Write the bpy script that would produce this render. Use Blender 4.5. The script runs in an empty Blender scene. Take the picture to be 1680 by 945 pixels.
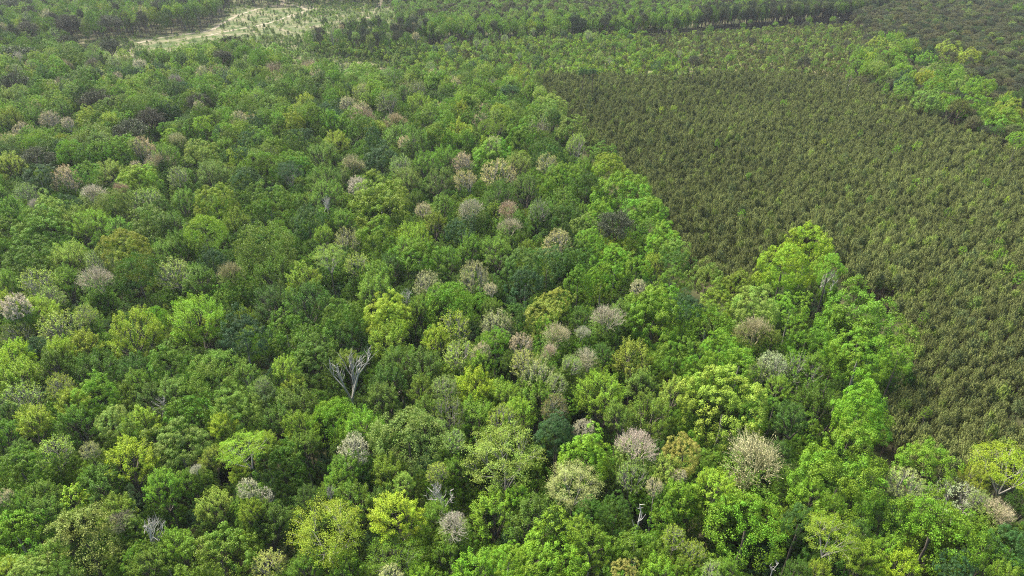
import bpy, math, random
import numpy as np
from mathutils import Vector

sc = bpy.context.scene
C = sc.collection
R_ = math.radians
RNG = np.random.default_rng(7)

# ------------------------------------------------------------------ camera
CAMH, PITCH, F = 105.0, R_(30.2), 1120.0
cp, sp = math.cos(PITCH), math.sin(PITCH)

def at(px, py, z):
    """photo pixel -> world point at height z (and its depth)"""
    x = (px - 840.0) / F; y = (472.5 - py) / F
    dx, dy, dz = x, cp + y * sp, -sp + y * cp
    t = (z - CAMH) / dz
    return dx * t, dy * t, t

def pix(x, y, z):
    zz = z - CAMH
    t = y * cp - zz * sp
    u = y * sp + zz * cp
    return 840 + F * x / t, 472.5 - F * u / t, t

cam_d = bpy.data.cameras.new('camera'); cam = bpy.data.objects.new('camera', cam_d); C.objects.link(cam)
cam_d.sensor_width = 36; cam_d.lens = 36 * F / 1680
cam_d.clip_start = 1; cam_d.clip_end = 9000
cam.location = (0, 0, CAMH); cam.rotation_euler = (math.pi / 2 - PITCH, 0, 0)
sc.camera = cam

# ------------------------------------------------------------------ colours (real base colours)
COL = {
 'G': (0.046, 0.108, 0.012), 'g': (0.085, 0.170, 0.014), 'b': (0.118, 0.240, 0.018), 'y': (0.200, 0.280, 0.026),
 'Y': (0.205, 0.310, 0.018), 'p': (0.175, 0.265, 0.066), 'P': (0.155, 0.225, 0.060), 'o': (0.095, 0.140, 0.018),
 'd': (0.036, 0.092, 0.026), 't': (0.37, 0.345, 0.175), 'k': (0.38, 0.315, 0.20), 'w': (0.245, 0.250, 0.045),
 's': (0.44, 0.42, 0.31), 'n': (0.070, 0.082, 0.044), 'r': (0.22, 0.13, 0.075), 'v': (0.150, 0.155, 0.050),
}
for _k in 'GgbyYpPo': COL[_k] = (COL[_k][0] * 1.07, COL[_k][1] * 1.09, COL[_k][2] * 0.80)
# ------------------------------------------------------------------ materials
def new_mat(name):
    m = bpy.data.materials.new(name); m.use_nodes = True
    nt = m.node_tree; nt.nodes.clear()
    return m, nt, nt.nodes.new, nt.links.new

def leaf_material(name, rough=0.55, transl=0.30, tipcol=None, tipamt=0.0):
    m, nt, N, L = new_mat(name)
    out = N('ShaderNodeOutputMaterial')
    at_ = N('ShaderNodeAttribute'); at_.attribute_type = 'INSTANCER'; at_.attribute_name = 'tint'
    lv = N('ShaderNodeAttribute'); lv.attribute_type = 'GEOMETRY'; lv.attribute_name = 'lv'
    sep = N('ShaderNodeSeparateXYZ'); L(lv.outputs['Vector'], sep.inputs[0])
    # per leaf brightness and hue change
    hsv = N('ShaderNodeHueSaturation')
    mh = N('ShaderNodeMapRange'); mh.inputs[3].default_value = 0.468; mh.inputs[4].default_value = 0.518
    L(sep.outputs['Y'], mh.inputs[0]); L(mh.outputs[0], hsv.inputs['Hue'])
    mv = N('ShaderNodeMapRange'); mv.inputs[3].default_value = 0.68; mv.inputs[4].default_value = 1.34
    L(sep.outputs['X'], mv.inputs[0]); L(mv.outputs[0], hsv.inputs['Value'])
    L(at_.outputs['Color'], hsv.inputs['Color'])
    col = hsv.outputs[0]
    if tipcol:
        mx = N('ShaderNodeMixRGB'); mx.inputs[2].default_value = (*tipcol, 1)
        mm = N('ShaderNodeMath'); mm.operation = 'MULTIPLY'; mm.inputs[1].default_value = tipamt
        L(sep.outputs['Z'], mm.inputs[0]); L(mm.outputs[0], mx.inputs[0]); L(col, mx.inputs[1]); col = mx.outputs[0]
    pr = N('ShaderNodeBsdfPrincipled'); pr.inputs['Roughness'].default_value = rough
    pr.inputs['Specular IOR Level'].default_value = 0.18
    L(col, pr.inputs['Base Color'])
    tr = N('ShaderNodeBsdfTranslucent')
    br = N('ShaderNodeMixRGB'); br.blend_type = 'MULTIPLY'; br.inputs[0].default_value = 1; br.inputs[2].default_value = (1.25, 1.3, 0.7, 1)
    L(col, br.inputs[1]); L(br.outputs[0], tr.inputs[0])
    mix = N('ShaderNodeMixShader'); mix.inputs[0].default_value = transl
    L(pr.outputs[0], mix.inputs[1]); L(tr.outputs[0], mix.inputs[2]); L(mix.outputs[0], out.inputs[0])
    return m

def wood_material(name, color=None):
    m, nt, N, L = new_mat(name)
    out = N('ShaderNodeOutputMaterial'); pr = N('ShaderNodeBsdfPrincipled'); pr.inputs['Roughness'].default_value = 0.9
    tc = N('ShaderNodeTexCoord'); no = N('ShaderNodeTexNoise'); no.inputs['Scale'].default_value = 3.0
    L(tc.outputs['Object'], no.inputs['Vector'])
    mr = N('ShaderNodeMapRange'); mr.inputs[3].default_value = 0.6; mr.inputs[4].default_value = 1.4
    L(no.outputs[0], mr.inputs[0])
    hsv = N('ShaderNodeHueSaturation'); L(mr.outputs[0], hsv.inputs['Value'])
    if color: hsv.inputs['Color'].default_value = (*color, 1)
    else:
        a = N('ShaderNodeAttribute'); a.attribute_type = 'INSTANCER'; a.attribute_name = 'tint'
        L(a.outputs['Color'], hsv.inputs['Color'])
    L(hsv.outputs[0], pr.inputs['Base Color']); L(pr.outputs[0], out.inputs[0])
    return m

M_LEAF = leaf_material('broad_leaves', 0.5, 0.18)
M_NEEDLE = leaf_material('pine_needles', 0.6, 0.10, (0.28, 0.27, 0.10), 0.22)
M_DNEEDLE = leaf_material('dark_pine_needles', 0.6, 0.08)
M_BARK = wood_material('grey_brown_bark', (0.13, 0.105, 0.08))
M_PALEBARK = wood_material('pale_bark', (0.29, 0.265, 0.215))
M_PINEBARK = wood_material('pine_bark', (0.11, 0.075, 0.055))
M_TWIG = wood_material('bare_twigs')

# ------------------------------------------------------------------ mesh building
def mesh_from(name, V, Fq, mats, lv=None, mat_idx=None):
    me = bpy.data.meshes.new(name)
    V = np.ascontiguousarray(V, dtype=np.float32); Fq = np.ascontiguousarray(Fq, dtype=np.int32)
    k = Fq.shape[1]; nf = len(Fq)
    me.vertices.add(len(V)); me.vertices.foreach_set('co', V.ravel())
    me.loops.add(nf * k); me.loops.foreach_set('vertex_index', Fq.ravel())
    me.polygons.add(nf); me.polygons.foreach_set('loop_start', np.arange(0, nf * k, k, dtype=np.int32))
    me.update(calc_edges=True)
    for m in (mats if isinstance(mats, (list, tuple)) else [mats]): me.materials.append(m)
    if lv is not None:
        a = me.attributes.new('lv', 'FLOAT_VECTOR', 'POINT'); a.data.foreach_set('vector', np.ascontiguousarray(lv, dtype=np.float32).ravel())
    me.validate()
    return me

def unit(v): return v / (np.linalg.norm(v, axis=-1, keepdims=True) + 1e-9)

def leaf_quads(P, Nn, size, rng, aspect=0.62, axis=None):
    """little pointed leaf faces (curved a little) at points P facing Nn"""
    n = len(P)
    Nn = unit(Nn)
    a = rng.normal(size=(n, 3)) if axis is None else axis + rng.normal(size=(n, 3)) * 0.35
    T = unit(a - Nn * (a * Nn).sum(1, keepdims=True))
    B = np.cross(Nn, T)
    s = (size * rng.uniform(0.65, 1.35, (n, 1)))
    h = s * 0.5
    v0 = P - T * h - Nn * h * 0.25; v2 = P + T * h - Nn * h * 0.25
    v1 = P + B * h * aspect; v3 = P - B * h * aspect
    V = np.stack([v0, v1, v2, v3], 1).reshape(-1, 3)
    Fq = np.arange(n * 4).reshape(-1, 4)
    return V, Fq

def sph(n, rng):
    return unit(rng.normal(size=(n, 3)))

def rep4(a): return np.repeat(a, 4, axis=0)

def lobed_crown(seed, nl=36, lr=(0.20, 0.33), shape=(1, 1, 0.86), zmin=-0.6, subs=9, sub_r=(0.075, 0.125), per=26, leaf=0.052, njit=0.55, rad=(0.66, 0.80), asym=0.12, point=0.0):
    """dense crown: boughs -> leaf clumps -> leaves"""
    rng = np.random.default_rng(seed)
    dirs = []
    ga = math.pi * (3 - 5 ** 0.5)
    for i in range(nl):
        z = 1 - (1 - zmin) * (i + 0.5) / nl; r = math.sqrt(max(0, 1 - z * z)); th = ga * i
        dirs.append((r * math.cos(th), r * math.sin(th), z))
    dirs = unit(np.array(dirs) + rng.normal(size=(nl, 3)) * 0.16)
    ax = rng.uniform(0, 6.28); 
    rr = rng.uniform(rad[0], rad[1], (nl, 1)) * (1 + asym * np.cos(np.arctan2(dirs[:, 1:2], dirs[:, 0:1]) * 2 - ax)) * (1 + asym * 0.7 * rng.normal(size=(nl, 1)))
    cen = dirs * rr * np.array(shape)
    cen[:, :2] *= (1 - point * np.clip(dirs[:, 2:3], -0.2, 1))
    cr = rng.uniform(lr[0], lr[1], nl)
    SC, SR, LO = [], [], []
    for i in range(nl):
        d = sph(subs * 2, rng)
        keep = (d @ dirs[i]) > -0.25
        d = d[keep][:subs]
        for q in d:
            p = cen[i] + q * cr[i] * 0.85
            dd = np.linalg.norm(cen - p, axis=1) / cr; dd[i] = 9
            if dd.min() < 0.72: continue
            SC.append(p); SR.append(rng.uniform(*sub_r)); LO.append(i)
    SC = np.array(SC); SR = np.array(SR); LO = np.array(LO); ns = len(SC)
    idx = np.repeat(np.arange(ns), per)
    d = sph(len(idx), rng)
    outw = unit(SC[idx])
    d = unit(d + outw * 0.55 + np.array([0, 0, 0.35]))
    rr = SR[idx][:, None] * rng.uniform(0.55, 1.12, (len(idx), 1))
    P = SC[idx] + d * rr
    Nn = d + rng.normal(size=d.shape) * njit + np.array([0, 0, 0.35])
    V, Fq = leaf_quads(P, Nn, leaf, rng)
    lobe_v = rng.uniform(0, 1, nl)[LO][idx]; sub_v = rng.uniform(0, 1, ns)[idx]
    x = np.clip(0.34 * lobe_v + 0.26 * sub_v + 0.4 * rng.uniform(0, 1, len(idx)), 0, 1)
    y = np.clip(0.65 * lobe_v + 0.35 * rng.uniform(0, 1, len(idx)), 0, 1)
    lv = np.stack([x, y, np.zeros_like(x)], 1)
    return V, Fq, rep4(lv)

# --- branch skeletons: cluster the tips and grow towards them
def skeleton(start, tips, rng, minr=0.006, pull=0.42, wob=0.05):
    segs = []   # (p0, p1, r0, r1)
    def kmeans(T, k):
        c = T[rng.choice(len(T), k, replace=False)]
        for _ in range(6):
            lab = ((T[:, None] - c[None]) ** 2).sum(2).argmin(1)
            for j in range(k):
                if (lab == j).any(): c[j] = T[lab == j].mean(0)
        return lab
    def rad(n): return minr * (n ** 0.47)
    def grow(p, T, depth):
        n = len(T)
        if n == 1 or depth > 11:
            for t in T:
                mid = (p + t) / 2 + rng.normal(size=3) * wob * 0.6 * np.linalg.norm(t - p)
                segs.append((p, mid, minr * 1.1, minr * 0.8)); segs.append((mid, t, minr * 0.8, minr * 0.35))
            return
        k = min(n, 2 if n < 6 else (3 if n < 60 else 4))
        lab = kmeans(T, k)
        for j in range(k):
            S = T[lab == j]
            if not len(S): continue
            cen = S.mean(0)
            q = p + (cen - p) * pull + rng.normal(size=3) * wob * np.linalg.norm(cen - p)
            if len(S) == 1:
                grow(p, S, depth + 1)
            else:
                segs.append((p, q, rad(len(S)) * 1.1, rad(len(S)) * 0.92)); grow(q, S, depth + 1)
    grow(np.array(start, float), tips, 0)
    return segs

def seg_mesh(segs, sides=4):
    P0 = np.array([s[0] for s in segs]); P1 = np.array([s[1] for s in segs])
    r0 = np.array([s[2] for s in segs]); r1 = np.array([s[3] for s in segs])
    D = unit(P1 - P0)
    ref = np.where(np.abs(D[:, 2:3]) > 0.9, np.array([[1.0, 0, 0]]), np.array([[0, 0, 1.0]]))
    A = unit(np.cross(D, ref)); B = np.cross(D, A)
    Vs = []
    for (P, r) in ((P0, r0), (P1 + D * (r1[:, None]), r1)):
        for k in range(sides):
            th = 2 * math.pi * k / sides
            Vs.append(P + (A * math.cos(th) + B * math.sin(th)) * r[:, None])
    V = np.stack(Vs, 1).reshape(-1, 3)      # per seg: sides*2
    n = len(segs); base = np.arange(n)[:, None, None] * (2 * sides)
    q = np.array([[k, (k + 1) % sides, sides + (k + 1) % sides, sides + k] for k in range(sides)])[None]
    Fq = (base + q).reshape(-1, 4)
    return V, Fq

def tips_dome(n, rng, shape=(1, 1, 0.9), zmin=-0.5, inner=0.55, up=0.0):
    d = sph(n * 4, rng); d = d[d[:, 2] > zmin][:n]
    r = rng.uniform(inner, 1, (len(d), 1)) ** 0.5
    P = d * r * np.array(shape); P[:, 2] += up * np.abs(d[:, 2])
    return P

def fan_tips(n, rng, k, sp_):
    """tips bunched round a few big limbs: a lopsided upward fan"""
    th = np.arange(k) * 6.283 / k + rng.uniform(-.5, .5, k); el = rng.uniform(0.25, 1.25, k)
    A = np.stack([np.cos(th) * np.cos(el), np.sin(th) * np.cos(el), np.sin(el)], 1); ln = rng.uniform(0.62, 1.08, k)
    i = rng.integers(k, size=n)
    d = unit(A[i] + rng.normal(size=(n, 3)) * sp_ * np.array((1, 1, .8)))
    T = d * (ln[i] * rng.uniform(0.35, 1, n) ** 0.45)[:, None]; T[:, 2] = T[:, 2] * 1.0 - 0.05
    return T

def spray_crown(seed, n=85, per=75, spread=0.10, length=0.18, leaf=0.05, shape=(0.9, 0.9, 0.95), zmin=-0.35, njit=0.8, start=-1.15, minr=0.010, limb_pull=0.42, inner=0.35, upb=0.65, flat=1.0):
    """open crown of separate leafy sprays on visible limbs"""
    rng = np.random.default_rng(seed)
    T = tips_dome(n, rng, shape, zmin, inner)
    segs = skeleton((0, 0, start), T, rng, minr, limb_pull)
    n = len(T)
    idx = np.repeat(np.arange(n), per)
    ax = unit(unit(T + np.array([0, 0, 0.25])) + np.array([0, 0, upb]) + rng.normal(size=T.shape) * 0.25)[idx]
    u = rng.uniform(-0.6, 1, (len(idx), 1))
    w = (1.0 - 0.65 * np.clip(u, 0, 1))
    off = rng.normal(size=(len(idx), 3)) * spread * 0.55 * w; off[:, 2] *= flat
    sz = rng.uniform(0.7, 1.35, n)[idx][:, None]
    P = T[idx] * 0.93 + (ax * u * length + off) * sz
    Nn = unit(off + ax * 0.4) * 0.8 + rng.normal(size=P.shape) * njit + np.array([0, 0, 0.8])
    V, Fq = leaf_quads(P, Nn, leaf, rng, 0.55, ax * 0.9)
    tv = rng.uniform(0, 1, n)[idx]
    x = np.clip(0.35 * tv + 0.65 * rng.uniform(0, 1, len(idx)), 0, 1)
    y = np.clip(0.5 * tv + 0.5 * rng.uniform(0, 1, len(idx)), 0, 1)
    lv = np.stack([x, y, 0 * x], 1)
    return (V, Fq, rep4(lv)), segs

def pine_crown(seed, n=70, per=60, shape=(1, 1, 0.8), zmin=-0.25):
    rng = np.random.default_rng(seed)
    T = tips_dome(n, rng, shape, zmin, 0.35)
    T[:, 2] = np.round(T[:, 2] / 0.16) * 0.16 + rng.normal(size=len(T)) * 0.03
    segs = skeleton((0, 0, -0.9), T, rng, 0.012, 0.35)
    n = len(T); idx = np.repeat(np.arange(n), per)
    off = rng.normal(size=(len(idx), 3)) * np.array([0.13, 0.13, 0.05])
    d = sph(len(idx), rng); d[:, 2] = np.abs(d[:, 2])
    P = T[idx] + off
    V, Fq = leaf_quads(P, rng.normal(size=P.shape) + np.array([0, 0, 0.5]), 0.095, rng, 0.30, d)
    tv = rng.uniform(0, 1, n)[idx]
    lv = np.stack([np.clip(0.5 * tv + 0.5 * rng.uniform(0, 1, len(idx)), 0, 1), rng.uniform(0, 1, len(idx)), 0 * tv], 1)
    return (V, Fq, rep4(lv)), segs

def young_pine_crown(seed, n=75, per=34, h=2.6):
    """round-topped young conifer: upward pointing bottle-brush shoots (unit radius, crown height h)"""
    rng = np.random.default_rng(seed)
    z = rng.uniform(0, 1, n) ** 0.7; th = rng.uniform(0, 6.28, n)
    r = (1 - z ** 1.5) ** 0.7 * rng.uniform(0.45, 1.0, n)
    T = np.stack([r * np.cos(th), r * np.sin(th), z * (h - 0.7)], 1)
    T[0] = (0, 0, h - 0.7)
    ax = unit(np.stack([np.cos(th) * 0.30, np.sin(th) * 0.30, np.full(n, 1.0)], 1) + rng.normal(size=(n, 3)) * 0.14)
    idx = np.repeat(np.arange(n), per)
    ln = rng.uniform(0.55, 0.95, n)[idx][:, None]; wd = rng.uniform(0.20, 0.32, n)[idx][:, None]
    u = rng.uniform(0, 1, (len(idx), 1)) ** 1.3
    ph = rng.uniform(0, 6.28, len(idx)); rad_ = wd * (1 - u) ** 0.8 * rng.uniform(0.3, 1, (len(idx), 1)) ** .5
    off = np.stack([np.cos(ph), np.sin(ph), np.zeros(len(idx))], 1) * rad_
    P = T[idx] + ax[idx] * u * ln + off
    d = unit(unit(off + 1e-6) * 0.55 + ax[idx] + rng.normal(size=P.shape) * 0.3)
    V, Fq = leaf_quads(P, unit(off + 1e-6) + rng.normal(size=P.shape) * .5 + np.array([0, 0, .5]), 0.11, rng, 0.40, d)
    tv = rng.uniform(0, 1, n)[idx]
    tip = (u[:, 0] > 0.45).astype(float) * (tv > 0.3)
    lv = np.stack([np.clip(0.45 * tv + 0.55 * rng.uniform(0, 1, len(idx)), 0, 1), rng.uniform(0, 1, len(idx)), tip], 1)
    return V, Fq, rep4(lv)

def trunk_mesh(name, mat, seed, forks=0, r=0.5, taper=0.45):
    """unit-height bent trunk, radius ~r at the foot in its own units"""
    rng = np.random.default_rng(seed)
    n, s = 9, 8
    V = []; off = np.zeros(2)
    for i in range(n):
        z = i / (n - 1); rr = r * ((1 - z) * (1 - taper) + taper) * (1 + 0.55 * max(0, 1 - z * 9))
        if i: off = off + rng.normal(size=2) * r * 0.35
        for k in range(s):
            th = 2 * math.pi * k / s
            q = rr * (1 + 0.07 * rng.normal())
            V.append((off[0] + q * math.cos(th), off[1] + q * math.sin(th), z))
    # bring the top back over the foot
    V = np.array(V); zz = V[:, 2]; V[:, 0] -= off[0] * zz; V[:, 1] -= off[1] * zz
    Fq = [(i * s + k, i * s + (k + 1) % s, (i + 1) * s + (k + 1) % s, (i + 1) * s + k) for i in range(n - 1) for k in range(s)]
    me = mesh_from(name, V, np.array(Fq), mat)
    me.polygons.foreach_set('use_smooth', [True] * len(me.polygons))
    return me

# ------------------------------------------------------------------ prototypes: style -> list of dict(crown, limbs)
PROTO = {}
def add_proto(style, crown, limbs=None, mat=M_LEAF, limb_mat=M_BARK):
    d = {'crown': mesh_from('crown_' + style, crown[0], crown[1], mat, crown[2] if len(crown) > 2 else None), 'limbs': None}
    if limbs is not None:
        V, Fq = seg_mesh(limbs); d['limbs'] = mesh_from('limbs_' + style, V, Fq, limb_mat)
    PROTO.setdefault(style, []).append(d)

for i in range(6):   # c: dense clumped crowns
    add_proto('c', lobed_crown(100 + i, nl=26 + 4 * (i % 3), lr=(0.20, 0.34), shape=(1, 1, 0.80 + 0.08 * (i % 3)), subs=11, sub_r=(0.075, 0.125), per=52, leaf=0.036, njit=0.42, rad=(0.58, 0.86), asym=0.17, point=0.12 * (i % 3)))
for i in range(3):   # C: the same for very wide crowns, with leaves kept at their real size
    add_proto('C', lobed_crown(150 + i, nl=32 + 4 * i, lr=(0.17, 0.31), shape=(1, 1, 0.86), subs=13, sub_r=(0.06, 0.105), per=85, leaf=0.025, njit=0.42, rad=(0.58, 0.86), asym=0.17, point=0.06 * i))
for i in range(4):   # f: fine feathery domes
    add_proto('f', lobed_crown(200 + i, nl=44, lr=(0.18, 0.28), shape=(1, 1, 0.74), zmin=-0.3, subs=10, sub_r=(0.07, 0.13), per=44, leaf=0.030, njit=0.9, rad=(0.66, 0.80), asym=0.06))
for i in range(5):   # s: leafy sprays
    cr, sg = spray_crown(300 + i, n=85 + 10 * i, per=135, leaf=0.040)
    add_proto('s', cr, sg)
for i in range(3):
    cr, sg = spray_crown(340 + i, n=150, per=170, spread=0.085, length=0.14, leaf=0.027)
    add_proto('S', cr, sg)
for i in range(3):   # l: flat layered plates with pale limbs
    cr, sg = spray_crown(350 + i, n=110, per=130, spread=0.15, length=0.06, leaf=0.027, shape=(1, 1, 0.72), zmin=-0.22, flat=0.28, upb=0.0, inner=0.3, minr=0.0052, start=-0.95)
    add_proto('l', cr, sg, limb_mat=M_PALEBARK)
for i in range(4):   # m: thin new leaves, many twigs showing
    cr, sg = spray_crown(400 + i, n=230, per=18, spread=0.07, length=0.09, leaf=0.042, minr=0.0075, inner=0.4)
    add_proto('m', cr, sg, limb_mat=M_PALEBARK)
for i in range(4):   # r: bare twiggy fans
    rng = np.random.default_rng(500 + i)
    T = fan_tips(680, rng, 5, 0.34)
    sg = skeleton((0, 0, -0.85), T, rng, 0.0040, 0.34, 0.05)
    V, Fq = seg_mesh(sg, 4)
    ib = np.repeat(np.arange(len(T)), 4)
    PB = T[ib] + unit(T[ib] + np.array([0, 0, 0.8])) * rng.uniform(-0.14, 0.03, (len(ib), 1)) + rng.normal(size=(len(ib), 3)) * 0.02
    V2, F2 = leaf_quads(PB, rng.normal(size=PB.shape) + np.array([0, 0, .4]), 0.032, rng, 0.35, unit(T[ib] + np.array([0, 0, .6])))
    add_proto('r', (np.vstack([V, V2]), np.vstack([Fq, F2 + len(V)])), None, M_TWIG)
for i in range(3):   # x: dead snags with few heavy limbs
    rng = np.random.default_rng(600 + i)
    T = fan_tips(95, rng, 4, 0.34) * np.array((0.85, 0.75, 1.2))
    sg = skeleton((0, 0, -1.15), T, rng, 0.0085, 0.42, 0.10)
    V, Fq = seg_mesh(sg, 5); add_proto('x', (V, Fq), None, M_TWIG)
rng = np.random.default_rng(633)   # k: the great forked snag
A = np.array([(0.75, 0.05, 1.25), (0.38, -0.2, 0.95), (0.05, 0.2, 0.75), (-0.62, 0.1, 0.62), (-0.38, -0.2, 0.35), (0.3, 0.3, 0.6)]); i = rng.integers(6, size=85)
T = A[i] * rng.uniform(0.45, 1, (85, 1)) ** 0.5 + rng.normal(size=(85, 3)) * 0.13
V, Fq = seg_mesh(skeleton((0.1, 0, -1.15), T, rng, 0.0078, 0.45, 0.07), 5); add_proto('k', (V, Fq), None, M_TWIG)
rng = np.random.default_rng(640)   # z: pole with a handful of arms
T = np.array([(0.05, 0, 1.0), (-0.12, 0.05, 0.6), (0.42, 0.1, 0.45), (0.3, -0.05, 0.15), (-0.45, 0, -0.35), (0.62, 0.05, -0.2), (0.5, 0, 0.8)])
sg = skeleton((0, 0, -1.3), T, rng, 0.028, 0.5, 0.12)
V, Fq = seg_mesh(sg, 6); add_proto('z', (V, Fq), None, M_TWIG)
for i in range(4):   # n: grown pines
    cr, sg = pine_crown(700 + i, n=70 + 8 * i)
    add_proto('n', cr, sg, M_DNEEDLE, M_PINEBARK)
for i in range(6):   # j: young pines of the plantation
    add_proto('j', young_pine_crown(800 + i, n=34 + 3 * i, per=105), None, M_NEEDLE)
for i in range(3):   # u: narrow upright young broadleaf
    cr, sg = spray_crown(850 + i, n=60, per=60, leaf=0.085, shape=(0.75, 0.75, 1.5), zmin=-0.8, start=-1.6)
    add_proto('u', cr, sg)
for i in range(3):   # e: low-detail small bush
    add_proto('e', lobed_crown(900 + i, nl=12, lr=(0.3, 0.42), subs=6, sub_r=(0.16, 0.24), per=20, leaf=0.12, shape=(1, 1, 0.9)))

TRUNKS = [trunk_mesh('trunk', M_BARK, 40 + i) for i in range(4)]
PALE_TRUNKS = [trunk_mesh('trunk', M_PALEBARK, 50 + i) for i in range(3)]
PINE_TRUNKS = [trunk_mesh('trunk', M_PINEBARK, 60 + i) for i in range(3)]
HALFH = {'c': 0.86, 'f': 0.74, 's': 0.95, 'l': 0.72, 'm': 0.95, 'r': 1.0, 'x': 1.25, 'k': 1.25, 'z': 1.0, 'n': 0.8, 'u': 1.5, 'e': 0.9}
EXPOSURE = 1.46; HAZE = 0.00006; DENOISE = False
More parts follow.
